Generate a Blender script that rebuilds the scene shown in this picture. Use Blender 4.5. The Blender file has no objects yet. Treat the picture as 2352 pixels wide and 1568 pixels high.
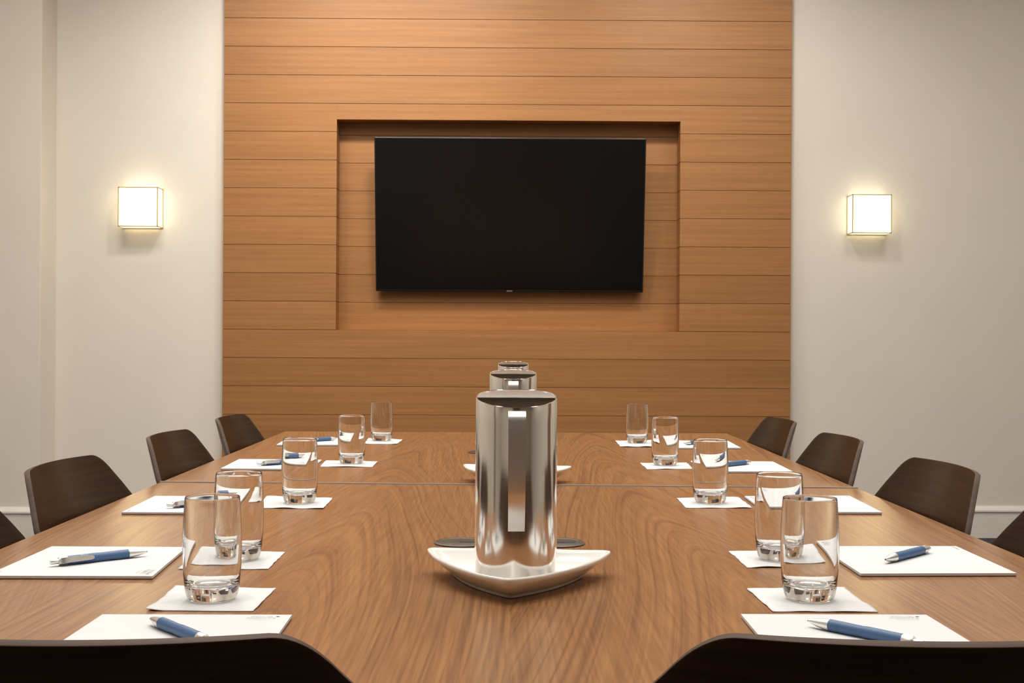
import bpy, bmesh, math, random
from mathutils import Vector, Matrix, noise
PI = math.pi
S = bpy.context.scene
COL = S.collection

# ------------------------------------------------------------------ camera, world, exposure
cd = bpy.data.cameras.new('camera'); cam = bpy.data.objects.new('camera', cd); COL.objects.link(cam)
cd.sensor_width = 36.0; cd.lens = 2850.0 / 2352.0 * 36.0; cd.clip_start = 0.02
cF = Vector((0.00667, 0.99998, 0.00175)).normalized()
cU = Vector((-0.00521, -0.00172, 0.99998)); cR = cF.cross(cU).normalized(); cU = cR.cross(cF)
m = Matrix((cR, cU, -cF)).transposed().to_4x4(); m.translation = (0, 0, 1.03)
cam.matrix_world = m
S.camera = cam
S.view_settings.view_transform = 'Standard'
S.view_settings.look = 'None'
S.view_settings.gamma = 1.0
S.view_settings.use_curve_mapping = False
S.view_settings.exposure = 0.0
S.cycles.max_bounces = 14; S.cycles.transmission_bounces = 14; S.cycles.diffuse_bounces = 5; S.cycles.glossy_bounces = 6
S.cycles.transparent_max_bounces = 16
S.cycles.caustics_refractive = True; S.cycles.caustics_reflective = False; S.cycles.sample_clamp_indirect = 6.0
w = bpy.data.worlds.new('world'); S.world = w; w.use_nodes = True
w.node_tree.nodes['Background'].inputs[0].default_value = (0.9, 0.85, 0.8, 1)
w.node_tree.nodes['Background'].inputs[1].default_value = 0.05

CEIL = 3.5
def downlight(x, y, watts, size=0.16, spread=130, col=(1.0, 0.90, 0.76), tilt=(0, 0)):
    l = bpy.data.lights.new('downlight', 'AREA'); l.shape = 'DISK'; l.size = size
    l.energy = watts; l.color = col; l.spread = math.radians(spread)
    o = bpy.data.objects.new('downlight', l); COL.objects.link(o)
    o.location = (x, y, CEIL - 0.012); o.rotation_euler = (math.radians(tilt[0]), math.radians(tilt[1]), 0)
    return o
DOWN = [(-0.6, 1.2, 6.5), (0.6, 1.2, 6.5), (-0.6, 2.6, 10), (0.6, 2.6, 10), (-0.6, 4.0, 8), (0.6, 4.0, 8)]
WASH = [(-0.25, 5.35, 13), (-0.95, 5.35, 14), (0.95, 5.35, 11)]
SIDE = [(-1.75, 4.9, 33), (2.1, 4.9, 26), (-2.4, 2.6, 19), (2.6, 2.6, 18), (-2.4, -0.4, 19), (2.6, -0.4, 19)]
for x, y, e in DOWN: downlight(x, y, e, 0.16, 130, (1.0, 0.93, 0.83))
for x, y, e in WASH: downlight(x, y, e, 0.40, 92, (1.0, 0.94, 0.85), (46, 0))
for x, y, e in SIDE: downlight(x, y, e, 0.90, 165, (1.0, 0.92, 0.81))
cl = bpy.data.lights.new('ceiling_fill', 'AREA'); cl.shape = 'RECTANGLE'; cl.size = 2.6; cl.size_y = 5.0; cl.energy = 74; cl.color = (1.0, 0.94, 0.86)  # broad fill lamp added under the ceiling to brighten the room softly
co = bpy.data.objects.new('ceiling_fill', cl); COL.objects.link(co); co.location = (0, 2.4, CEIL - 0.03)
SCONCE = 4.6

# ------------------------------------------------------------------ materials
def mat(name):
    m = bpy.data.materials.new(name); m.use_nodes = True
    return m, m.node_tree.nodes, m.node_tree.links, m.node_tree.nodes['Principled BSDF']
def simple(name, col, rough=0.5, metal=0.0, spec=0.5, vary=0.06, vs=30.0, bump=0.0, bs=200.0):
    m, n, l, b = mat(name)
    tc = n.new('ShaderNodeTexCoord'); nz = n.new('ShaderNodeTexNoise'); nz.inputs['Scale'].default_value = vs
    nz.inputs['Detail'].default_value = 3
    l.new(tc.outputs['Object'], nz.inputs['Vector'])
    r = n.new('ShaderNodeValToRGB'); l.new(nz.outputs['Fac'], r.inputs['Fac'])
    r.color_ramp.elements[0].position = 0.3; r.color_ramp.elements[1].position = 0.7
    r.color_ramp.elements[0].color = tuple(c * (1 - vary) for c in col) + (1,)
    r.color_ramp.elements[1].color = tuple(min(1, c * (1 + vary)) for c in col) + (1,)
    l.new(r.outputs['Color'], b.inputs['Base Color'])
    b.inputs['Roughness'].default_value = rough; b.inputs['Metallic'].default_value = metal
    b.inputs['Specular IOR Level'].default_value = spec
    if bump:
        n2 = n.new('ShaderNodeTexNoise'); n2.inputs['Scale'].default_value = bs; l.new(tc.outputs['Object'], n2.inputs['Vector'])
        bp = n.new('ShaderNodeBump'); bp.inputs['Strength'].default_value = bump; bp.inputs['Distance'].default_value = 0.001
        l.new(n2.outputs['Fac'], bp.inputs['Height']); l.new(bp.outputs['Normal'], b.inputs['Normal'])
    return m
def mth(n, l, op, a, b=None, c=None):
    x = n.new('ShaderNodeMath'); x.operation = op
    for i, v in enumerate((a, b, c)):
        if v is None: continue
        if isinstance(v, (int, float)): x.inputs[i].default_value = v
        else: l.new(v, x.inputs[i])
    return x.outputs[0]
def ramp(n, l, fac, stops):
    r = n.new('ShaderNodeValToRGB'); l.new(fac, r.inputs['Fac'])
    e = r.color_ramp.elements
    while len(e) < len(stops): e.new(0.5)
    for k, (p, c) in zip(e, stops): k.position = p; k.color = tuple(c) + (1,)
    return r.outputs['Color']
def mixc(n, l, kind, f, a, b):
    x = n.new('ShaderNodeMix'); x.data_type = 'RGBA'; x.blend_type = kind
    if isinstance(f, (int, float)): x.inputs[0].default_value = f
    else: l.new(f, x.inputs[0])
    for s, v in ((6, a), (7, b)):
        if isinstance(v, tuple): x.inputs[s].default_value = v + (1,)
        else: l.new(v, x.inputs[s])
    return x.outputs[2]

PITCH, LINE0 = 0.15036, 0.648
def panel_wood():
    m, n, l, b = mat('oak_plank_panelling')
    tc = n.new('ShaderNodeTexCoord'); sx = n.new('ShaderNodeSeparateXYZ'); l.new(tc.outputs['Object'], sx.inputs[0])
    row = mth(n, l, 'FLOOR', mth(n, l, 'DIVIDE', mth(n, l, 'SUBTRACT', sx.outputs[2], LINE0), PITCH))
    wn = n.new('ShaderNodeTexWhiteNoise'); wn.noise_dimensions = '1D'; l.new(row, wn.inputs['W'])
    off = mth(n, l, 'MULTIPLY', wn.outputs['Value'], 37.0)
    cx = n.new('ShaderNodeCombineXYZ')
    l.new(mth(n, l, 'ADD', mth(n, l, 'MULTIPLY', sx.outputs[0], 1.3), off), cx.inputs[0])
    l.new(mth(n, l, 'MULTIPLY', sx.outputs[2], 60.0), cx.inputs[1]); l.new(mth(n, l, 'MULTIPLY', sx.outputs[1], 8.0), cx.inputs[2])
    n1 = n.new('ShaderNodeTexNoise'); n1.inputs['Scale'].default_value = 1.0; n1.inputs['Detail'].default_value = 4; l.new(cx.outputs[0], n1.inputs['Vector'])
    c2 = n.new('ShaderNodeCombineXYZ')
    l.new(mth(n, l, 'ADD', mth(n, l, 'MULTIPLY', sx.outputs[0], 9.0), off), c2.inputs[0])
    l.new(mth(n, l, 'MULTIPLY', sx.outputs[2], 420.0), c2.inputs[1])
    n2 = n.new('ShaderNodeTexNoise'); n2.inputs['Scale'].default_value = 1.0; n2.inputs['Detail'].default_value = 2; l.new(c2.outputs[0], n2.inputs['Vector'])
    base = ramp(n, l, n1.outputs['Fac'], [(0.3, (0.330, 0.150, 0.052)), (0.5, (0.368, 0.172, 0.062)), (0.7, (0.405, 0.195, 0.074))])
    fib = ramp(n, l, n2.outputs['Fac'], [(0.3, (0.84, 0.82, 0.80)), (0.6, (1, 1, 1))])
    c = mixc(n, l, 'MULTIPLY', 0.75, base, fib)
    tint = ramp(n, l, wn.outputs['Value'], [(0.0, (0.94, 0.925, 0.91)), (1.0, (1.03, 1.02, 1.0))])
    c = mixc(n, l, 'MULTIPLY', 1.0, c, tint)
    l.new(c, b.inputs['Base Color']); b.inputs['Roughness'].default_value = 0.48; b.inputs['Specular IOR Level'].default_value = 0.35
    bp = n.new('ShaderNodeBump'); bp.inputs['Strength'].default_value = 0.12; bp.inputs['Distance'].default_value = 0.001
    l.new(n2.outputs['Fac'], bp.inputs['Height']); l.new(bp.outputs['Normal'], b.inputs['Normal'])
    return m
def table_wood():
    m, n, l, b = mat('walnut_veneer_table')
    tc = n.new('ShaderNodeTexCoord'); sx = n.new('ShaderNodeSeparateXYZ'); l.new(tc.outputs['Object'], sx.inputs[0])
    oi = n.new('ShaderNodeObjectInfo')
    sh = mth(n, l, 'MULTIPLY', oi.outputs['Random'], 3.0)
    cx = n.new('ShaderNodeCombineXYZ'); l.new(mth(n, l, 'MULTIPLY', sx.outputs[0], 1.6), cx.inputs[0])
    l.new(mth(n, l, 'ADD', mth(n, l, 'MULTIPLY', sx.outputs[1], 0.9), sh), cx.inputs[1])
    big = n.new('ShaderNodeTexNoise'); big.inputs['Scale'].default_value = 1.0; big.inputs['Detail'].default_value = 1.0; big.inputs['Roughness'].default_value = 0.25
    l.new(cx.outputs[0], big.inputs['Vector'])
    bc = mth(n, l, 'SUBTRACT', big.outputs['Fac'], 0.5)
    # flat-sawn veneer: cathedral arches about the middle of each leaf, 0.5 m wide
    u = mth(n, l, 'SUBTRACT', mth(n, l, 'WRAP', sx.outputs[0], 0.5, 0.0), 0.25)
    u = mth(n, l, 'ADD', u, mth(n, l, 'MULTIPLY', bc, 0.16))
    hyp = mth(n, l, 'SQRT', mth(n, l, 'ADD', mth(n, l, 'MULTIPLY', u, u), 0.0009))
    fld = mth(n, l, 'ADD', hyp, mth(n, l, 'MULTIPLY', sx.outputs[1], 0.10))
    fld = mth(n, l, 'ADD', fld, mth(n, l, 'MULTIPLY', bc, 0.08))
    side = mth(n, l, 'MULTIPLY', mth(n, l, 'FLOOR', mth(n, l, 'DIVIDE', sx.outputs[0], 0.5)), 7.3)
    band = n.new('ShaderNodeTexNoise'); band.noise_dimensions = '2D'; band.inputs['Scale'].default_value = 1.0
    band.inputs['Detail'].default_value = 3.0; band.inputs['Roughness'].default_value = 0.62
    cb = n.new('ShaderNodeCombineXYZ'); l.new(mth(n, l, 'MULTIPLY', fld, 210.0), cb.inputs[0]); l.new(mth(n, l, 'ADD', mth(n, l, 'MULTIPLY', sx.outputs[1], 0.8), side), cb.inputs[1])
    l.new(cb.outputs[0], band.inputs['Vector'])
    ring = band.outputs['Fac']
    c2 = n.new('ShaderNodeCombineXYZ'); l.new(mth(n, l, 'MULTIPLY', sx.outputs[0], 260.0), c2.inputs[0])
    l.new(mth(n, l, 'MULTIPLY', sx.outputs[1], 7.0), c2.inputs[1])
    n2 = n.new('ShaderNodeTexNoise'); n2.inputs['Scale'].default_value = 1.0; n2.inputs['Detail'].default_value = 3; l.new(c2.outputs[0], n2.inputs['Vector'])
    rc = ramp(n, l, ring, [(0.30, (0.188, 0.088, 0.040)), (0.43, (0.245, 0.117, 0.050)), (0.53, (0.272, 0.133, 0.056)), (0.70, (0.312, 0.157, 0.065))])
    fib = ramp(n, l, n2.outputs['Fac'], [(0.32, (0.74, 0.71, 0.68)), (0.62, (1.04, 1.03, 1.02))])
    c = mixc(n, l, 'MULTIPLY', 1.0, rc, fib)
    l.new(c, b.inputs['Base Color']); b.inputs['Roughness'].default_value = 0.29; b.inputs['Specular IOR Level'].default_value = 0.43
    bp = n.new('ShaderNodeBump'); bp.inputs['Strength'].default_value = 0.02; bp.inputs['Distance'].default_value = 0.0006
    l.new(n2.outputs['Fac'], bp.inputs['Height']); l.new(bp.outputs['Normal'], b.inputs['Normal'])
    return m
def chair_wood(name, lo, hi, rough):
    m, n, l, b = mat(name)
    tc = n.new('ShaderNodeTexCoord'); mp = n.new('ShaderNodeMapping'); l.new(tc.outputs['Object'], mp.inputs['Vector'])
    mp.inputs['Scale'].default_value = (5, 5, 190)
    nz = n.new('ShaderNodeTexNoise'); nz.inputs['Scale'].default_value = 1.0; nz.inputs['Detail'].default_value = 4; l.new(mp.outputs[0], nz.inputs['Vector'])
    l.new(ramp(n, l, nz.outputs['Fac'], [(0.3, lo), (0.7, hi)]), b.inputs['Base Color'])
    b.inputs['Roughness'].default_value = rough; b.inputs['Specular IOR Level'].default_value = 0.27
    return m
def emit(name, col, s):
    m, n, l, b = mat(name)
    b.inputs['Base Color'].default_value = (0.9, 0.88, 0.8, 1); b.inputs['Roughness'].default_value = 0.3
    b.inputs['Emission Color'].default_value = col + (1,); b.inputs['Emission Strength'].default_value = s
    return m
def glass_mat():
    m, n, l, b = mat('clear_glass')
    b.inputs['Base Color'].default_value = (0.985, 0.99, 0.985, 1); b.inputs['Roughness'].default_value = 0.0
    b.inputs['Transmission Weight'].default_value = 1.0; b.inputs['IOR'].default_value = 1.47
    return m
def brushed(name, col, rough, aniso):
    m, n, l, b = mat(name)
    tc = n.new('ShaderNodeTexCoord'); mp = n.new('ShaderNodeMapping'); l.new(tc.outputs['Object'], mp.inputs['Vector'])
    mp.inputs['Scale'].default_value = (30, 30, 900)
    nz = n.new('ShaderNodeTexNoise'); nz.inputs['Scale'].default_value = 1.0; l.new(mp.outputs[0], nz.inputs['Vector'])
    rr = n.new('ShaderNodeMapRange'); l.new(nz.outputs['Fac'], rr.inputs[0]); rr.inputs[3].default_value = rough * 0.75; rr.inputs[4].default_value = rough * 1.3
    l.new(rr.outputs[0], b.inputs['Roughness'])
    b.inputs['Base Color'].default_value = col + (1,); b.inputs['Metallic'].default_value = 1.0
    b.inputs['Anisotropic'].default_value = aniso
    return m
M = dict(
    panel=panel_wood(), table=table_wood(),
    groove=simple('dark_groove', (0.13, 0.062, 0.027), 0.8),
    wall=simple('cream_wall_paint', (0.80, 0.752, 0.69), 0.75, vary=0.015, vs=3, spec=0.3),
    wall_r=simple('greige_wall_paint', (0.755, 0.715, 0.66), 0.75, vary=0.015, vs=3, spec=0.3),
    trim=simple('white_trim_paint', (0.80, 0.78, 0.74), 0.45, vary=0.02),
    taupe=simple('taupe_wall_paint', (0.34, 0.29, 0.235), 0.75, vary=0.02, vs=3, spec=0.3),
    door=simple('brown_wood_door', (0.20, 0.09, 0.04), 0.5, vary=0.1, vs=8),
    dark=simple('dark_brown_wall', (0.10, 0.06, 0.04), 0.6),
    ceil=simple('white_ceiling_paint', (0.78, 0.75, 0.70), 0.85, vary=0.02),
    carpet=simple('charcoal_carpet', (0.035, 0.037, 0.042), 0.95, vary=0.4, vs=160, bump=0.5, bs=500),
    chair=chair_wood('dark_walnut_veneer', (0.017, 0.0065, 0.0022), (0.042, 0.018, 0.006), 0.36),
    ply=chair_wood('plywood_edge', (0.050, 0.028, 0.020), (0.080, 0.047, 0.034), 0.6),
    seat=simple('dark_seat_fabric', (0.05, 0.045, 0.042), 0.9, vary=0.2, vs=300, bump=0.3),
    steel=brushed('brushed_steel', (0.91, 0.875, 0.82), 0.12, 0.35),
    dark_steel=simple('dark_steel', (0.16, 0.135, 0.105), 0.3, 1.0, vary=0.02),
    polish=simple('polished_steel', (0.94, 0.935, 0.92), 0.26, 1.0, vary=0.01),
    chrome=simple('satin_chrome', (0.86, 0.85, 0.83), 0.36, 1.0, vary=0.02),
    alu=simple('light_grey_metal_strip', (0.50, 0.49, 0.47), 0.4, 0.4, vary=0.02),
    leg=simple('dark_powder_coat', (0.05, 0.05, 0.05), 0.45, 0.6),
    china=simple('white_glazed_china', (0.84, 0.84, 0.82), 0.10, vary=0.01, spec=0.6),
    paper=simple('white_paper', (0.62, 0.642, 0.675), 0.8, vary=0.01, spec=0.2),
    tissue=simple('white_tissue_paper', (0.655, 0.672, 0.70), 0.9, vary=0.015, spec=0.1, bump=0.2, bs=260),
    card=simple('grey_brown_card', (0.20, 0.13, 0.09), 0.9),
    ink=simple('grey_ink', (0.50, 0.50, 0.51), 0.8, vary=0.02),
    blue=simple('blue_rubber_barrel', (0.052, 0.120, 0.255), 0.45, vary=0.04, vs=80),
    print_=simple('pale_pen_print', (0.50, 0.56, 0.64), 0.5),
    black=simple('black_plastic', (0.008, 0.007, 0.007), 0.35),
    screen=simple('black_screen', (0.004, 0.0032, 0.003), 0.25, spec=0.36, vary=0.02),
    badge=simple('grey_badge', (0.22, 0.21, 0.20), 0.4, 0.5),
    brass=simple('brass_frame', (0.60, 0.48, 0.20), 0.4, 0.5),
    glow=emit('lit_opal_glass', (1.0, 0.86, 0.56), 2.0),
    glow_f=emit('lit_opal_glass_front', (1.0, 0.77, 0.37), SCONCE * 2.1),
    glow2=emit('lit_opal_glass_underside', (1.0, 0.86, 0.58), 1.5),
    glass=glass_mat(),
    grommet=simple('dark_bronze_grommet', (0.085, 0.068, 0.055), 0.4, 0.5, vary=0.25, vs=60),
)

# ------------------------------------------------------------------ mesh helpers
def obj(name, bm, mats, parent=None, smooth=False, label=None, loc=None, rot=None):
    me = bpy.data.meshes.new(name)
    bmesh.ops.recalc_face_normals(bm, faces=bm.faces)
    bm.to_mesh(me); bm.free()
    for x in (mats if isinstance(mats, (list, tuple)) else [mats]): me.materials.append(x)
    if smooth:
        for p in me.polygons: p.use_smooth = True
    o = bpy.data.objects.new(name, me); COL.objects.link(o)
    if parent: o.parent = parent
    if label: o['label'] = label
    if loc: o.location = loc
    if rot: o.rotation_euler = rot
    return o
def box(bm, x0, x1, y0, y1, z0, z1, bev=0.0, mi=0):
    r = bmesh.ops.create_cube(bm, size=1.0)
    vs = r['verts']
    for v in vs: v.co = ((x0 + x1) / 2 + v.co.x * (x1 - x0), (y0 + y1) / 2 + v.co.y * (y1 - y0), (z0 + z1) / 2 + v.co.z * (z1 - z0))
    fs = {f for v in vs for f in v.link_faces}
    for f in fs: f.material_index = mi
    if bev:
        bmesh.ops.bevel(bm, geom=list({e for v in vs for e in v.link_edges}), offset=bev, segments=2, affect='EDGES', profile=0.5)
    return bm
def lathe(bm, prof, n=64, axis='Z', mi=0):
    rings = []
    for r, z in prof:
        if r < 1e-7: rings.append([bm.verts.new((0, 0, z) if axis == 'Z' else (z, 0, 0))])
        else:
            ring = []
            for k in range(n):
                a = 2 * PI * k / n
                ring.append(bm.verts.new((r * math.cos(a), r * math.sin(a), z) if axis == 'Z' else (z, r * math.cos(a), r * math.sin(a))))
            rings.append(ring)
    for A, B in zip(rings, rings[1:]):
        for k in range(n):
            j = (k + 1) % n
            if len(A) == 1 and len(B) == 1: continue
            if len(A) == 1: f = bm.faces.new((A[0], B[k], B[j]))
            elif len(B) == 1: f = bm.faces.new((A[k], A[j], B[0]))
            else: f = bm.faces.new((A[k], A[j], B[j], B[k]))
            f.material_index = mi
    return bm
def autosmooth(o, ang=40):
    me = o.data
    for p in me.polygons: p.use_smooth = True
    bm = bmesh.new(); bm.from_mesh(me)
    for e in bm.edges:
        if len(e.link_faces) == 2: e.smooth = e.calc_face_angle(0) < math.radians(ang)
    bm.to_mesh(me); bm.free()
    return o
def thing(name, label, cat, loc=(0, 0, 0), rz=0.0, group=None):
    o = bpy.data.objects.new(name, None); COL.objects.link(o); o.empty_display_size = 0.05
    o.location = loc; o.rotation_euler = (0, 0, rz)
    return tag(o, label, cat, group)
def tag(o, label, cat, group=None):
    o['label'] = label; o['category'] = cat
    if group: o['group'] = group
    return o
def struct(name, bm, mats, smooth=False):
    o = obj(name, bm, mats); o['kind'] = 'structure'; return o
def dup(root, loc, rz, label, rx=None):
    r = root.copy(); COL.objects.link(r); r.location = loc; r.rotation_euler = (0, 0, rz); r['label'] = label
    for ch in list(root.children):
        c = ch.copy(); COL.objects.link(c); c.parent = r
        for g in list(ch.children):
            d = g.copy(); COL.objects.link(d); d.parent = c
    return r
def text_mesh(body, size, space=1.0):
    cu = bpy.data.curves.new('txt', 'FONT'); cu.body = body; cu.size = size; cu.align_x = 'CENTER'; cu.align_y = 'CENTER'
    cu.space_line = space; cu.resolution_u = 2; cu.fill_mode = 'BOTH'
    t = bpy.data.objects.new('txt', cu); COL.objects.link(t)
    dg = bpy.context.evaluated_depsgraph_get()
    me = bpy.data.meshes.new_from_object(t.evaluated_get(dg), depsgraph=dg)
    bpy.data.objects.remove(t); bpy.data.curves.remove(cu)
    bm = bmesh.new(); bm.from_mesh(me); bpy.data.meshes.remove(me)
    return bm

# ------------------------------------------------------------------ room shell
XW, YB, YF, YD = 3.6, 6.66, -2.6, 6.75
struct('floor', box(bmesh.new(), -XW - .2, XW + .2, YF - .2, YD + .2, -0.1, 0.0), M['carpet'])
struct('ceiling', box(bmesh.new(), -XW - .2, XW + .2, YF - .2, YD + .2, CEIL, CEIL + 0.1), M['ceil'])
WX0, WX1 = -1.4935, 1.5285
struct('wall_back', box(box(box(bmesh.new(), -XW - .2, WX0, YB, YD + .15, 0, CEIL), WX1, XW + .2, YB, YD + .15, 0, CEIL, 0, 1), WX0, WX1, YD, YD + .15, 0, CEIL), [M['wall'], M['wall_r']])
struct('wall_left', box(bmesh.new(), -XW - .15, -XW, YF, YB, 0, CEIL), M['wall'])
struct('wall_right', box(bmesh.new(), XW, XW + .15, YF, YB, 0, CEIL), M['wall_r'])
struct('wall_front', box(box(box(bmesh.new(), -0.75, 0.75, YF - .15, YF, 0, CEIL), -XW, -0.75, YF - .15, YF, 0, CEIL, 0, 1), 0.75, XW, YF - .15, YF, 0, CEIL, 0, 2), [M['dark'], M['wall'], M['taupe']])
struct('unseen_door', box(bmesh.new(), XW - 0.03, XW + 0.01, 1.95, 2.85, 0.0, 2.2, 0.004), M['door'])  # unseen door, added for a brown streak in the jug reflections
struct('unseen_strip', box(bmesh.new(), -XW - 0.01, -XW + 0.02, -0.62, -0.30, 0.0, CEIL - .01, 0.004), M['door'])  # unseen strip, added so the jugs mirror a narrow dark line
struct('wall_corner', box(bmesh.new(), -XW, -2.4004, 6.442, YB, 0, CEIL, 0.004), M['wall'])
def baseboard(name, x0, x1, y):
    bm = bmesh.new(); prof = [(0, 0), (-0.014, 0), (-0.014, 0.138), (-0.022, 0.141), (-0.022, 0.149), (-0.017, 0.157), (-0.006, 0.170), (0, 0.170)]
    A = [bm.verts.new((x0, y + p, z)) for p, z in prof]; B = [bm.verts.new((x1, y + p, z)) for p, z in prof]
    for k in range(len(prof)): bm.faces.new((A[k], A[(k + 1) % len(prof)], B[(k + 1) % len(prof)], B[k]))
    bm.faces.new(A[::-1]); bm.faces.new(B)
    struct(name, bm, M['trim'])
baseboard('baseboard_left', -2.4004 + 0.001, WX0, YB)
baseboard('baseboard_right', WX1, XW, YB)
baseboard('baseboard_corner', -XW, -2.4004, 6.442)
# panelled feature wall of horizontal planks with the television recess
NX0, NX1, NZ0, NZ1, YP, YN = -0.893, 0.935, LINE0 + 3 * PITCH, 2.217, 6.60, 6.71
bm = bmesh.new(); g = 0.0011
for k in range(-5, 18):
    z0, z1 = LINE0 + k * PITCH + g, LINE0 + (k + 1) * PITCH - g
    z0 = max(z0, 0.0); z1 = min(z1, CEIL)
    if z1 <= z0: continue
    if z1 <= NZ0 or z0 >= NZ1: box(bm, WX0, WX1, YP, YD - .002, z0, z1, 0.0006)
    else:
        box(bm, WX0, NX0, YP, YD - .002, z0, z1, 0.0006); box(bm, NX1, WX1, YP, YD - .002, z0, z1, 0.0006)
        if z1 > NZ1: box(bm, NX0, NX1, YP, YD - .002, NZ1, z1, 0.0006); z1 = NZ1
        box(bm, NX0, NX1, YN, YD - .002, z0, z1)
box(bm, WX0 + .002, NX0 - .012, YP + 0.0028, YD - .004, 0.0, CEIL, 0, 1); box(bm, NX1 + .012, WX1 - .002, YP + 0.0028, YD - .004, 0.0, CEIL, 0, 1)
box(bm, NX0 - .012, NX1 + .012, YP + 0.0028, YD - .004, 0.0, NZ0 - .006, 0, 1); box(bm, NX0 - .012, NX1 + .012, YP + 0.0028, YD - .004, NZ1 + .01, CEIL, 0, 1)
box(bm, NX0 - .010, NX1 + .010, YN + 0.0025, YD - .004, NZ0 - .005, NZ1 + .005, 0, 1)
struct('wall_panelled', bm, [M['panel'], M['groove']])
# recessed downlight trims on the ceiling
bm = bmesh.new()
for x, y, e in DOWN + WASH + SIDE:
    b2 = bmesh.new(); lathe(b2, [(0.085, CEIL - 0.001), (0.115, CEIL - 0.001), (0.115, CEIL - 0.006), (0.10, CEIL - 0.010), (0.085, CEIL - 0.006), (0.085, CEIL - 0.001)], 32)
    bmesh.ops.translate(b2, verts=b2.verts, vec=(x, y, 0)); me = bpy.data.meshes.new('t'); b2.to_mesh(me); b2.free(); bm.from_mesh(me); bpy.data.meshes.remove(me)
struct('trim_1', bm, M['trim'])

# ------------------------------------------------------------------ television
tv = thing('television', 'large black flat-screen television hung in the recess of the wood-panelled wall', 'television', (0.0295, 6.585, 1.7102))
tv.rotation_euler = (math.radians(8.47), 0, 0)
TW, TH = 0.7160, 0.4073
bm = bmesh.new(); box(bm, -TW, TW, 0.0, 0.040, -TH, TH, 0.004); obj('casing', bm, M['black'], tv)
bm = bmesh.new(); box(bm, -TW + .007, TW - .007, -0.0008, 0.001, -TH + .012, TH - .007); obj('screen', bm, M['screen'], tv)
bm = bmesh.new(); box(bm, -0.016, 0.016, -0.004, 0.004, -TH + .001, -TH + .007, 0.001); obj('badge', bm, M['badge'], tv, label='small grey badge on the lower edge')
bm = bmesh.new(); box(bm, -0.25, 0.25, 0.040, 0.052, -0.22, 0.22, 0.002); obj('wall_mount', bm, M['leg'], tv)

# ------------------------------------------------------------------ wall sconces
def sconce(x0, x1, z0, z1, label):
    cx, cz = (x0 + x1) / 2, (z0 + z1) / 2; h, v, dp, t = (x1 - x0) / 2, (z1 - z0) / 2, 0.100, 0.0026
    s = thing('wall_sconce', label, 'wall lamp', (cx, YB, cz), 0, 'square wall sconces')
    bm = bmesh.new(); box(bm, -h + .004, h - .004, -0.012, 0.0, -v + .004, v - .004, 0.002); obj('back_plate', bm, M['brass'], s)
    bm = bmesh.new()
    for sx in (-1, 1):
        for yy in (-dp, -0.004): box(bm, sx * h - t, sx * h + t, yy - t, yy + t, -v - t, v + t)
        for sz in (-1, 1): box(bm, sx * h - t, sx * h + t, -dp, 0.0, sz * v - t, sz * v + t)
    for sz in (-1, 1):
        for yy in (-dp, -0.004): box(bm, -h, h, yy - t, yy + t, sz * v - t, sz * v + t)
    obj('frame', bm, M['brass'], s, label='thin brass frame')
    bm = bmesh.new(); box(bm, -h + t, h - t, -dp, -dp + .003, -v + t, v - t); obj('front_pane', bm, M['glow_f'], s)
    for sx in (-1, 1):
        bm = bmesh.new(); box(bm, sx * h - .0015, sx * h + .0015, -dp + t, -0.013, -v + t, v - t); obj('side_pane', bm, M['glow'], s)
    bm = bmesh.new(); box(bm, -h + t, h - t, -dp + t, -0.013, -v - .0015, -v + .0015); obj('bottom_pane', bm, M['glow2'], s)
    bm = bmesh.new(); box(bm, -h + t, h - t, -dp + t, -0.013, v - .0015, v + .0015); obj('top_pane', bm, M['glow'], s)
    return s
sconce(-2.0366, -1.8319, 1.6397, 1.8438, 'lit square opal glass wall sconce on the cream wall left of the wood panelling')
sconce(1.8457, 2.0499, 1.6278, 1.8281, 'lit square opal glass wall sconce on the greige wall right of the wood panelling')

# ------------------------------------------------------------------ tables
def grommet(parent, x, y, zt):
    bm = bmesh.new(); lathe(bm, [(0, 0.0024), (0.0300, 0.0024), (0.0308, 0.0019), (0.0316, 0.0028), (0.0345, 0.0034), (0.0375, 0.0018), (0.0378, -0.0005), (0, -0.0005)], 48)
    o = obj('cable_grommet', bm, M['grommet'], parent, label='dark round cable grommet', loc=(x, y, zt)); autosmooth(o, 50)
    bm = bmesh.new(); box(bm, -0.002, 0.024, -0.006, 0.006, 0.0020, 0.0032, 0.0006); obj('flap', bm, M['leg'], o)
def table(corners, label, gx, gy):
    yc = sum(p[1] for p in corners) / 4; xc = sum(p[0] for p in corners) / 4
    t = thing('conference_table', label, 'table', (xc, yc, 0), 0, 'conference tables set end to end')
    bm = bmesh.new(); T0, T1 = 0.722, 0.75
    lo = [bm.verts.new((p[0] - xc, p[1] - yc, T0)) for p in corners]; hi = [bm.verts.new((p[0] - xc, p[1] - yc, T1)) for p in corners]
    bm.faces.new(lo[::-1]); bm.faces.new(hi)
    for k in range(4): bm.faces.new((lo[k], lo[(k + 1) % 4], hi[(k + 1) % 4], hi[k]))
    bmesh.ops.bevel(bm, geom=list(bm.edges), offset=0.0015, segments=2, affect='EDGES')
    top = obj('tabletop', bm, M['table'], t)
    for x in gx: grommet(top, x - xc, gy - yc, 0.75)
    for s in (-1, 1):
        bm = bmesh.new(); box(bm, -0.05, 0.05, s * 0.42 - 0.03, s * 0.42 + 0.03, 0.02, 0.722, 0.004)
        box(bm, -0.20, 0.20, s * 0.42 - 0.035, s * 0.42 + 0.035, 0.0, 0.022, 0.006); obj('leg', bm, M['leg'], t)
    bm = bmesh.new(); box(bm, -0.02, 0.02, -0.39, 0.39, 0.62, 0.70, 0.003); obj('stretcher', bm, M['leg'], t)
    return t
ds = 0.0022
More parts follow.
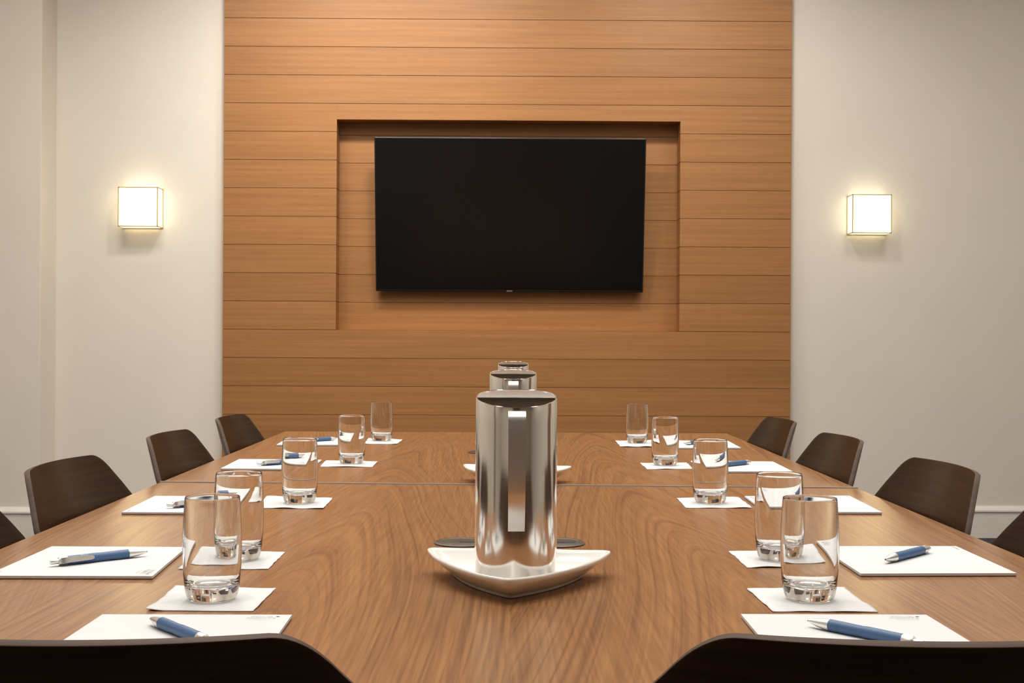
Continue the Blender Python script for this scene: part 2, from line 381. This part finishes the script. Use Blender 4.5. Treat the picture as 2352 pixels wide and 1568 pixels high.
far = table([(-0.6842, 2.4819 + ds), (0.6955, 2.4298 + ds), (0.7075, 3.921), (-0.6885, 3.921)], 'far walnut conference table, below the television', (-0.0532, 0.0805), 3.1846)
near = table([(-0.672, 1.018), (0.690, 1.018), (0.6955, 2.4298 - ds), (-0.6842, 2.4819 - ds)], 'near walnut conference table, carrying the front jug', (-0.0582, 0.0778), 1.739)
# metal strip along the far edge of the near table, in the joint
def strip(parent, p, q):
    bm = bmesh.new(); hi = []
    vs = []
    for z in (0.7245, 0.7522):
        for (a, b), o_ in ((p, -0.0018), (q, -0.0018), (q, 0.0018), (p, 0.0018)): vs.append(bm.verts.new((a - parent.location.x, b + o_ - parent.location.y, z)))
    bm.faces.new(vs[0:4][::-1]); bm.faces.new(vs[4:8])
    for k in range(4): bm.faces.new((vs[k], vs[(k + 1) % 4], vs[4 + (k + 1) % 4], vs[4 + k]))
    obj('edge_strip', bm, M['alu'], parent, label='thin grey metal strip in the joint')
strip(near, (-0.6842, 2.4819), (0.6955, 2.4298))

# ------------------------------------------------------------------ chairs
def half_width(z):
    pts = [(0.450, 0.205), (0.52, 0.218), (0.60, 0.234), (0.68, 0.242), (0.735, 0.242), (0.755, 0.238), (0.780, 0.218), (0.805, 0.1955), (0.812, 0.1895), (0.819, 0.1825), (0.8245, 0.1760), (0.8285, 0.1700), (0.8315, 0.1645), (0.8338, 0.1590), (0.8352, 0.1535), (0.836, 0.1460)]
    for (a, b), (c, d) in zip(pts, pts[1:]):
        if z <= c: return b + (d - b) * (z - a) / (c - a)
    return pts[-1][1]
def make_chair(label):
    t = thing('shell_chair', label, 'chair', (0, 0, 0), 0, 'dark walnut shell chairs around the table')
    bm = bmesh.new()
    zs = [0.450, 0.48, 0.52, 0.56, 0.60, 0.64, 0.68, 0.71, 0.735, 0.748, 0.757, 0.766, 0.775, 0.785, 0.795, 0.805, 0.812, 0.819, 0.8245, 0.8285, 0.8315, 0.8338, 0.8352, 0.836]
    NU = 36; grid = []
    for z in zs:
        R = 0.44 + 0.16 * min(1.0, (0.836 - z) / 0.08); hw = half_width(z); row = []
        lean = 0.33 * min(0.836 - z, 0.10) + 0.05 * max(0.0, 0.736 - z)
        for i in range(NU + 1):
            s = hw * (2 * i / NU - 1); a = s / R
            row.append(bm.verts.new((R * math.sin(a), -0.24 + lean + R * (1 - math.cos(a)), z - 0.0090 * min(1.0, (z - 0.45) / 0.2))))
        grid.append(row)
    for A, B in zip(grid, grid[1:]):
        for i in range(NU): bm.faces.new((A[i], B[i], B[i + 1], A[i + 1]))
    o = obj('backrest', bm, [M['chair'], M['ply']], t, True)
    md = o.modifiers.new('thickness', 'SOLIDIFY'); md.thickness = 0.0085; md.offset = 0; md.material_offset_rim = 1; md.use_even_offset = True
    bv = o.modifiers.new('soft', 'BEVEL'); bv.width = 0.0012; bv.segments = 2; bv.limit_method = 'ANGLE'; bv.angle_limit = math.radians(50)
    bm = bmesh.new(); box(bm, -0.205, 0.205, -0.17, 0.235, 0.425, 0.468, 0.018)
    s = obj('seat', bm, M['seat'], t); autosmooth(s, 60)
    bm = bmesh.new(); lathe(bm, [(0, 0.06), (0.028, 0.06), (0.028, 0.26), (0.020, 0.262), (0.020, 0.418), (0.09, 0.420), (0.09, 0.4255), (0, 0.4255)], 24); s = obj('column', bm, M['leg'], t); autosmooth(s)
    for k in range(4):
        bm = bmesh.new(); box(bm, 0.02, 0.235, -0.016, 0.016, 0.030, 0.062, 0.006)
        for v in bm.verts:
            if v.co.x > 0.15: v.co.z -= 0.012 if v.co.z > 0.045 else 0.0
        lathe_b = bmesh.new(); lathe(lathe_b, [(0, 0), (0.015, 0), (0.016, 0.031), (0, 0.031)], 16); bmesh.ops.translate(lathe_b, verts=lathe_b.verts, vec=(0.22, 0, 0))
        me = bpy.data.meshes.new('t'); lathe_b.to_mesh(me); lathe_b.free(); bm.from_mesh(me); bpy.data.meshes.remove(me)
        bmesh.ops.rotate(bm, verts=bm.verts, cent=(0, 0, 0), matrix=Matrix.Rotation(PI / 4 + k * PI / 2, 3, 'Z'))
        obj('leg', bm, M['leg'], t)
    return t
CH = 0.525
chairs = [
    (-0.306, 1.078, 0.0, 'walnut shell chair seen from behind at lower left, hiding the nearest left notepad'),
    (0.309, 1.083, 0.0, 'walnut shell chair seen from behind at lower right, hiding the nearest right notepad'),
    (-0.523, 1.560, -90, 'walnut shell chair cut off by the left picture edge, beside the table'),
    (-0.523, 2.075, -90, 'whole walnut shell chair on the left, nearer than the table joint'),
    (-0.526, 2.742, -90, 'middle walnut shell chair on the left, just past the table joint'),
    (-0.527, 3.375, -90, 'farthest walnut shell chair on the left, in front of the wood panelling edge'),
    (0.536, 1.542, 90, 'walnut shell chair cut off by the right picture edge, beside the table'),
    (0.536, 2.104, 90, 'whole walnut shell chair on the right, nearer than the table joint'),
    (0.534, 2.735, 90, 'middle walnut shell chair on the right, just past the table joint'),
    (0.539, 3.355, 90, 'farthest walnut shell chair on the right, in front of the wood panelling edge'),
]
ch0 = make_chair(chairs[0][3])
for k, (x, y, a, lb) in enumerate(chairs):
    if k == 0: ch0.location = (x, y, 0)
    else: dup(ch0, (x, y, 0), math.radians(a), lb)

# ------------------------------------------------------------------ dishes and jugs
def tri_outline(R, bow, n=30):
    P = [Vector((R * math.cos(a), R * math.sin(a))) for a in (-PI / 2, PI / 6, 5 * PI / 6)]
    out = []
    for k in range(3):
        a, b = P[k], P[(k + 1) % 3]; mid = (a + b) / 2; nrm = mid.normalized()
        for i in range(n):
            t = i / n; out.append(a.lerp(b, t) + nrm * bow * 4 * t * (1 - t))
    for _ in range(1):
        out = [(out[k - 1] + out[k] * 2 + out[(k + 1) % len(out)]) / 4 for k in range(len(out))]
    return out
def make_dish(label, loc, rz):
    bm = bmesh.new(); ol = tri_outline(0.1315, 0.0165)
    prof = [(0.66, 0.0), (0.695, 0.0004), (0.702, 0.0018), (0.705, 0.0034), (0.735, 0.0052), (0.86, 0.0132), (0.955, 0.0198), (0.985, 0.0222), (1.0, 0.0250), (0.995, 0.0268), (0.978, 0.0274), (0.957, 0.0268), (0.93, 0.0240), (0.85, 0.0160), (0.76, 0.0098), (0.70, 0.0080), (0.58, 0.0072)]
    rings = []
    for s, z in prof:
        rings.append([bm.verts.new((p.x * s, p.y * s, z + (0.002 * max(0, (p.length - 0.1) / 0.03) if z > 0.02 else 0))) for p in ol])
    N = len(ol)
    for A, B in zip(rings, rings[1:]):
        for k in range(N): bm.faces.new((A[k], A[(k + 1) % N], B[(k + 1) % N], B[k]))
    bm.faces.new(rings[0][::-1]); bm.faces.new(rings[-1])
    o = obj('serving_dish', bm, M['china'], None, True, loc=loc, rot=(0, 0, rz))
    return tag(o, label, 'dish', 'white triangular dishes under the jugs')
dish = make_dish('white triangular china dish under the nearest steel jug', (0.0152, 1.452, 0.7501), math.radians(-4.0))
for x, y, lb in ((0.0200, 2.482, 'white triangular china dish under the middle steel jug, its tips showing past the front jug'), (0.028, 3.755, 'white triangular china dish under the farthest steel jug')):
    d = dish.copy(); COL.objects.link(d); d.location = (x, y, 0.7523 if y < 3 else 0.7501); d.rotation_euler = (0, 0, math.radians(-8)); d['label'] = lb
def make_jug(label, loc):
    t = thing('insulated_jug', label, 'jug', loc, 0, 'brushed steel jugs along the table centre')
    H, R0, R1, N = 0.2115, 0.0474, 0.0465, 96
    bm = bmesh.new(); rings = []
    def ring(r, zf): rings.append([bm.verts.new((r * math.cos(2 * PI * k / N), r * math.sin(2 * PI * k / N), zf(2 * PI * k / N))) for k in range(N)])
    rise = lambda y: 0.235 * y - 1.75 * y * y
    top = lambda d: (lambda a: H + d + (rise(R1 * math.sin(a)) if math.sin(a) > 0 else -0.0098 * (-math.sin(a)) ** 1.15))
    ring(0.041, lambda a: 0.0); ring(0.0455, lambda a: 0.0008); ring(0.0470, lambda a: 0.003); ring(R0, lambda a: 0.008)
    for q in (0.25, 0.5, 0.75, 0.93): ring(R0 + (R1 - R0) * q, lambda a, q=q: q * (H - 0.012))
    ring(R1, top(-0.0008)); ring(R1 - 0.0004, top(0)); ring(R1 - 0.0010, top(0)); ring(R1 - 0.0014, top(-0.0008)); ring(R1 - 0.0014, lambda a: H - 0.03)
    for A, B in zip(rings, rings[1:]):
        for k in range(N): bm.faces.new((A[k], A[(k + 1) % N], B[(k + 1) % N], B[k]))
    bm.faces.new(rings[0][::-1]); bm.faces.new(rings[-1])
    o = obj('body', bm, M['steel'], t); autosmooth(o, 50)
    bm = bmesh.new(); rl = 0.0449; NX, NY = 48, 12; G = []
    for j in range(NY + 1):
        G.append([bm.verts.new((rl * math.sin(q), (j / NY) * rl * math.cos(q), H - 0.0006 + rise((j / NY) * rl * math.cos(q)))) for q in [PI * (i / NX - 0.5) * 0.995 for i in range(NX + 1)]])
    for A, B in zip(G, G[1:]):
        for i in range(NX): bm.faces.new((A[i], A[i + 1], B[i + 1], B[i]))
    bmesh.ops.solidify(bm, geom=bm.faces[:], thickness=0.0009)
    o = obj('lid', bm, M['polish'], t, label='polished lid sloping up to the back'); autosmooth(o, 40)
    bm = bmesh.new(); box(bm, -0.0443, 0.0443, 0.0005, 0.0020, H - 0.030, H - 0.0012)
    obj('lid_front', bm, M['dark_steel'], t, label='dark steel front face of the lid')
    # flat strap handle on the side towards the viewer
    path = [(-0.0455, 0.1965), (-0.060, 0.1978), (-0.0735, 0.1978), (-0.0785, 0.1963), (-0.0815, 0.1925), (-0.0825, 0.187), (-0.0822, 0.170), (-0.0812, 0.140), (-0.0798, 0.112), (-0.0785, 0.1045), (-0.0760, 0.0990), (-0.0700, 0.0890), (-0.0600, 0.0770), (-0.0475, 0.0650)]
    bm = bmesh.new(); hw, th = 0.0094, 0.0016; secs = []
    for k, (y, z) in enumerate(path):
        a = Vector(path[max(0, k - 1)]); b = Vector(path[min(len(path) - 1, k + 1)]); d = (b - a).normalized(); nr = Vector((d.y, -d.x)) * th / 2
        q = hw * (1.03 - 0.05 * k / len(path))
        secs.append([bm.verts.new((sx * q, y + sg * nr.x, z + sg * nr.y)) for sx, sg in ((-1, -1), (1, -1), (1, 1), (-1, 1))])
    for A, B in zip(secs, secs[1:]):
        for k in range(4): bm.faces.new((A[k], A[(k + 1) % 4], B[(k + 1) % 4], B[k]))
    bm.faces.new(secs[0]); bm.faces.new(secs[-1][::-1])
    o = obj('handle', bm, M['chrome'], t, label='flat satin steel strap handle'); autosmooth(o, 35)
    return t
ZJ = 0.7501 + 0.0074
jug = make_jug('nearest brushed steel jug, standing whole in the white dish at the table centre', (0.0150, 1.424, ZJ))
dup(jug, (0.0190, 2.450, ZJ + .0022), 0, 'middle brushed steel jug, only its top showing above the front one')
dup(jug, (0.0290, 3.725, ZJ), 0, 'farthest and smallest looking brushed steel jug, its lid topmost behind the others')

# ------------------------------------------------------------------ napkins and glasses
def napkin(c, seed, label):
    bl, tl, tr, br = [Vector(p) for p in c]; rnd = random.Random(seed)
    cen = (bl + tl + tr + br) / 4; N = 26; bm = bmesh.new(); G = []
    o1 = rnd.random() * 50
    for j in range(N + 1):
        v = j / N; row = []
        for i in range(N + 1):
            u = i / N
            p = bl.lerp(br, u).lerp(tl.lerp(tr, u), v)
            e = min(u, 1 - u, v, 1 - v)
            k = max(0.0, 1 - e * 9)
            nx = noise.noise(Vector((p.x * 55 + o1, p.y * 55, 1.3))) * 0.0016 * k; ny = noise.noise(Vector((p.x * 55, p.y * 55 + o1, 7.7))) * 0.0016 * k
            rr = max(0.0, (p - cen).length - 0.034) / 0.05
            z = 0.0007 + 0.0028 * min(1.0, rr) * max(0.0, noise.noise(Vector((p.x * 26 + o1, p.y * 26, 3.1))) + 0.15)
            row.append(bm.verts.new((p.x - cen.x + nx, p.y - cen.y + ny, z)))
        G.append(row)
    for j in range(N):
        for i in range(N): bm.faces.new((G[j][i], G[j][i + 1], G[j + 1][i + 1], G[j + 1][i]))
    o = obj('paper_napkin', bm, M['tissue'], None, True, loc=(cen.x, cen.y, 0.7502))
    md = o.modifiers.new('ply', 'SOLIDIFY'); md.thickness = 0.0006; md.offset = -1
    return tag(o, label, 'napkin', 'white paper napkins under the glasses')
NAP = {
 'L1': [(-0.371, 1.294), (-0.3728, 1.4179), (-0.2578, 1.4126), (-0.2586, 1.2913)], 'L2': [(-0.3995, 1.529), (-0.4065, 1.6597), (-0.2897, 1.6557), (-0.2888, 1.5315)],
 'L3': [(-0.421, 2.0974), (-0.4285, 2.2517), (-0.3058, 2.2308), (-0.3025, 2.0902)], 'L4': [(-0.4127, 2.8005), (-0.4205, 2.9511), (-0.2964, 2.9299), (-0.2939, 2.796)],
 'L5': [(-0.3843, 3.439), (-0.3948, 3.6352), (-0.2907, 3.5922), (-0.2937, 3.4367)],
 'R1': [(0.2836, 1.2996), (0.2802, 1.4232), (0.3937, 1.4254), (0.3938, 1.2994)], 'R2': [(0.3062, 1.555), (0.3063, 1.6771), (0.4259, 1.6942), (0.4167, 1.565)],
 'R3': [(0.3132, 2.1213), (0.3155, 2.2525), (0.4319, 2.2693), (0.4284, 2.125)], 'R4': [(0.322, 2.7752), (0.3214, 2.9112), (0.4348, 2.9379), (0.4266, 2.7895)],
 'R5': [(0.319, 3.3755), (0.3233, 3.5807), (0.4316, 3.6032), (0.4151, 3.3751)]}
GL = {'L1': (-0.3151, 1.349), 'L2': (-0.3395, 1.5987), 'L3': (-0.3545, 2.1664), 'L4': (-0.3507, 2.8744), 'L5': (-0.347, 3.5439),
      'R1': (0.3372, 1.3611), 'R2': (0.36, 1.6149), 'R3': (0.3662, 2.1908), 'R4': (0.3744, 2.8669), 'R5': (0.3776, 3.5009)}
WHERE = ['nearest', 'second nearest, partly behind the nearest one', 'third from the front, middle of the row', 'second farthest', 'farthest, smallest looking']
for s, side in (('L', 'left'), ('R', 'right')):
    for k in range(5):
        napkin(NAP[s + str(k + 1)], k + (10 if s == 'R' else 0), 'white paper napkin under a glass in the %s row, %s' % (side, ['the nearest', 'second from the front', 'third from the front', 'second farthest', 'the farthest'][k]))
prof = [(0, 0.0012), (0.017, 0.0008), (0.0222, 0.0), (0.0248, 0.0010), (0.0270, 0.0042), (0.0288, 0.0110), (0.0301, 0.022), (0.0311, 0.036), (0.03165, 0.050), (0.0317, 0.062), (0.0312, 0.080), (0.0303, 0.097), (0.02935, 0.1105),
        (0.0292, 0.1113), (0.0289, 0.1116), (0.0286, 0.1113), (0.0285, 0.1105), (0.0292, 0.097), (0.0297, 0.080), (0.0299, 0.062), (0.02955, 0.050), (0.0288, 0.036), (0.0277, 0.0250), (0.0258, 0.0188), (0.0225, 0.0160), (0.018, 0.0153), (0.012, 0.0159), (0.006, 0.0154), (0, 0.0153)]
gb = lathe(bmesh.new(), prof, 80)
g0 = obj('drinking_glass', gb, M['glass'], None, True)
g0.modifiers.new('round', 'SUBSURF').levels = 1; g0.modifiers['round'].render_levels = 1
tag(g0, '', 'glass', 'empty water glasses in two rows')
first = True
for s, side in (('L', 'left'), ('R', 'right')):
    for k in range(5):
        o = g0 if first else g0.copy()
        if not first: COL.objects.link(o)
        first = False
        x, y = GL[s + str(k + 1)]; o.location = (x, y, 0.7512)
        o['label'] = 'clear water glass in the %s row, %s' % (side, ['the nearest', 'second from the front, overlapped by the nearest', 'third from the front', 'second farthest', 'the farthest'][k])

# ------------------------------------------------------------------ notepads and pens
PZ = 0.7542
def notepad(c, label, top):
    bl, tl, tr, br = [Vector(p) for p in c]; cen = (bl + tl + tr + br) / 4
    t = thing('notepad', label, 'notepad', (cen.x, cen.y, 0.7501), 0, 'white notepads at the places')
    def slab(z0, z1, grow):
        bm = bmesh.new(); q = [(p - cen) * grow for p in (bl, br, tr, tl)]
        a = [bm.verts.new((p.x, p.y, z0)) for p in q]; b = [bm.verts.new((p.x, p.y, z1)) for p in q]
        bm.faces.new(a[::-1]); bm.faces.new(b)
        for k in range(4): bm.faces.new((a[k], a[(k + 1) % 4], b[(k + 1) % 4], b[k]))
        return bm
    obj('paper_stack', slab(0.0011, 0.0041, 1.0), M['paper'], t)
    obj('backing_card', slab(0.0, 0.0011, 0.995), M['card'], t, label='brown backing card')
    # local frame of the reader: up = direction of the pad's top
    q = {'N': (bl, br, tr, tl), 'E': (tl, bl, br, tr), 'W': (br, tr, tl, bl)}[top]   # reader's bottom-left, bottom-right, top-right, top-left
    ex = (q[1] - q[0]).normalized(); ey = Vector((-ex.y, ex.x))
    def place(bm, name, at):
        for v in bm.verts:
            p = at + ex * v.co.x + ey * v.co.y - cen; v.co = (p.x, p.y, 0.00425)
        return obj(name, bm, M['ink'], t)
    bm = text_mesh('FOUR\nPOINTS', 0.0088, 0.78)
    for v in bm.verts: v.co.y += 0.002
    for a in (0.55, 1.6, 2.6):
        b2 = box(bmesh.new(), -0.0022, 0.0022, -0.0003, 0.0003, -0.0001, 0.0001)
        bmesh.ops.rotate(b2, verts=b2.verts, cent=(0, 0, 0), matrix=Matrix.Rotation(a, 3, 'Z')); bmesh.ops.translate(b2, verts=b2.verts, vec=(0.0155, 0.0062, 0))
        me = bpy.data.meshes.new('t'); b2.to_mesh(me); b2.free(); bm.from_mesh(me); bpy.data.meshes.remove(me)
    place(bm, 'printed_logo', q[2] - ex * 0.028 - ey * 0.016)
    bm = text_mesh('BY SHERATON', 0.0034); place(bm, 'printed_line', q[2] - ex * 0.027 - ey * 0.0245)
    bm = bmesh.new()
    box(bm, -0.012, 0.012, -0.0004, 0.0004, 0, 0.0001); place(bm, 'footer_line', q[1] - ex * 0.018 + ey * 0.007)
PADS = [
 ([(-0.406, 1.060), (-0.4045, 1.2588), (-0.2132, 1.2601), (-0.210, 1.060)], 'N', 'white notepad in front of the lower left chair, nearest on the left'),
 ([(-0.6081, 1.4632), (-0.6068, 1.6747), (-0.4255, 1.6737), (-0.4123, 1.4646)], 'E', 'white notepad second nearest on the left, pen lying across it in full view'),
 ([(-0.6173, 2.013), (-0.6233, 2.2276), (-0.4427, 2.2283), (-0.4365, 2.0136)], 'E', 'white notepad third from the front on the left, just before the table joint'),
 ([(-0.6175, 2.7173), (-0.6239, 2.940), (-0.4275, 2.9285), (-0.4230, 2.7122)], 'E', 'white notepad second farthest on the left, just past the table joint'),
 ([(-0.6121, 3.3546), (-0.6247, 3.6102), (-0.4293, 3.6139), (-0.4162, 3.3658)], 'E', 'farthest white notepad on the left, nearest the panelled wall'),
 ([(0.2430, 1.060), (0.2446, 1.2712), (0.4351, 1.2712), (0.4390, 1.060)], 'N', 'white notepad in front of the lower right chair, nearest on the right'),
 ([(0.4335, 1.4993), (0.4346, 1.7027), (0.6253, 1.7075), (0.6255, 1.5062)], 'W', 'white notepad second nearest on the right, beside the nearest glass'),
 ([(0.4345, 2.0515), (0.441, 2.263), (0.6364, 2.2765), (0.6284, 2.0524)], 'W', 'white notepad third from the front on the right, just before the table joint'),
 ([(0.4382, 2.7035), (0.4451, 2.9452), (0.6394, 2.9382), (0.6331, 2.7074)], 'W', 'white notepad second farthest on the right, just past the table joint'),
 ([(0.4414, 3.3148), (0.4552, 3.5695), (0.6463, 3.5649), (0.6381, 3.3257)], 'W', 'farthest white notepad on the right, nearest the panelled wall')]
for c, top, lb in PADS: notepad(c, lb, top)

def make_pen(label):
    t = thing('ballpoint_pen', label, 'pen', (0, 0, 0), 0, 'blue ballpoint pens on the notepads')
    # axis along +X, writing tip at +X; length 0.138
    bm = lathe(bmesh.new(), [(0, -0.044), (0.0052, -0.044), (0.0054, -0.042), (0.0057, -0.010), (0.00575, -0.002), (0.0054, 0.001), (0.0054, 0.008), (0.0056, 0.018), (0.0057, 0.030), (0.0057, 0.041), (0, 0.041)], 32, 'X')
    o = obj('barrel', bm, M['blue'], t); autosmooth(o, 50)
    bm = lathe(bmesh.new(), [(0, 0.041), (0.0057, 0.041), (0.0053, 0.047), (0.0041, 0.056), (0.0026, 0.0635), (0.0014, 0.0675), (0, 0.0675)], 32, 'X')
    o = obj('tip_cone', bm, M['chrome'], t, label='silver tip'); autosmooth(o, 50)
    bm = lathe(bmesh.new(), [(0, 0.067), (0.0010, 0.067), (0.0006, 0.0690), (0, 0.0692)], 16, 'X'); obj('writing_point', bm, M['black'], t, True)
    bm = lathe(bmesh.new(), [(0, -0.0555), (0.0046, -0.0555), (0.0053, -0.054), (0.0053, -0.044), (0, -0.044)], 32, 'X')
    o = obj('collar', bm, M['chrome'], t, label='silver collar'); autosmooth(o, 50)
    bm = lathe(bmesh.new(), [(0, -0.0665), (0.0024, -0.0665), (0.0031, -0.0655), (0.0031, -0.0555), (0, -0.0555)], 24, 'X')
    o = obj('clicker_button', bm, M['chrome'], t, label='silver push button'); autosmooth(o, 50)
    bm = bmesh.new(); secs = []
    for x, zz, hw, th in ((-0.0550, 0.0054, 0.0029, 0.0030), (-0.0535, 0.0072, 0.0033, 0.0022), (-0.048, 0.0086, 0.0035, 0.0016), (-0.036, 0.0086, 0.0034, 0.0014), (-0.022, 0.0076, 0.0031, 0.0014), (-0.012, 0.0068, 0.0026, 0.0013), (-0.009, 0.0066, 0.0014, 0.0012)):
        secs.append([bm.verts.new((x, a * hw, zz + b * th / 2)) for a, b in ((-1, -1), (1, -1), (1, 1), (-1, 1))])
    for A, B in zip(secs, secs[1:]):
        for k in range(4): bm.faces.new((A[k], A[(k + 1) % 4], B[(k + 1) % 4], B[k]))
    bm.faces.new(secs[0]); bm.faces.new(secs[-1][::-1])
    bmesh.ops.bevel(bm, geom=list(bm.edges), offset=0.0004, segments=2, affect='EDGES')
    bmesh.ops.rotate(bm, verts=bm.verts, cent=(0, 0, 0), matrix=Matrix.Rotation(math.radians(68), 3, 'X'))
    o = obj('clip', bm, M['chrome'], t, label='silver clip'); autosmooth(o, 40)
    bm = text_mesh('FOUR\nPOINTS', 0.0036, 0.75)
    for v in bm.verts:
        u, s = -v.co.x - 0.022, -v.co.y; a = s / 0.0057 - 0.20; v.co = (u, 0.00572 * math.sin(a), 0.00572 * math.cos(a))
    obj('printed_logo', bm, M['print_'], t)
    for c in t.children:
        for v in c.data.vertices: v.co.x *= 0.92
    return t
# tip point (x, y) and heading of the tip in degrees
PENS = [
 (-0.3437, 1.214, 130.4, 'blue pen on the nearest left notepad, its end hidden by the chair'),
 (-0.4575, 1.6010, 40.1, 'blue pen in full view on the second left notepad, silver clip facing the camera'),
 (-0.4580, 2.1350, 38.3, 'blue pen on the third left notepad, half seen through the nearest left glass'),
 (-0.4480, 2.8450, 36.0, 'blue pen on the second farthest left notepad, its tip behind the third left glass'),
 (-0.4693, 3.5161, 46.0, 'blue pen on the farthest left notepad, near the panelled wall'),
 (0.2994, 1.2152, 131.6, 'blue pen on the nearest right notepad, lying just above the lower right chair back'),
 (0.4824, 1.5628, -134.0, 'blue pen on the second right notepad, tip pointing toward the nearest right glass'),
 (0.4972, 2.0906, -132.0, 'blue pen on the third right notepad, seen through the nearest right glass'),
 (0.4818, 2.780, -136.1, 'blue pen on the second farthest right notepad, its tip behind the third right glass'),
 (0.4951, 3.3955, -133.5, 'blue pen on the farthest right notepad, near the panelled wall')]
PR = [0.8, 0.15, 0.1, 0.1, 0.1, 0.8, 0.8, 0.8, 0.8, 0.8]
p0 = make_pen(PENS[0][3])
for k, (x, y, a, lb) in enumerate(PENS):
    r = math.radians(a); loc = (x - 0.0635 * math.cos(r), y - 0.0635 * math.sin(r), PZ + 0.0059)
    if k == 0: p0.location = loc; p0.rotation_euler = (PR[k], 0, r)
    else: dup(p0, loc, r, lb).rotation_euler = (PR[k], 0, r)
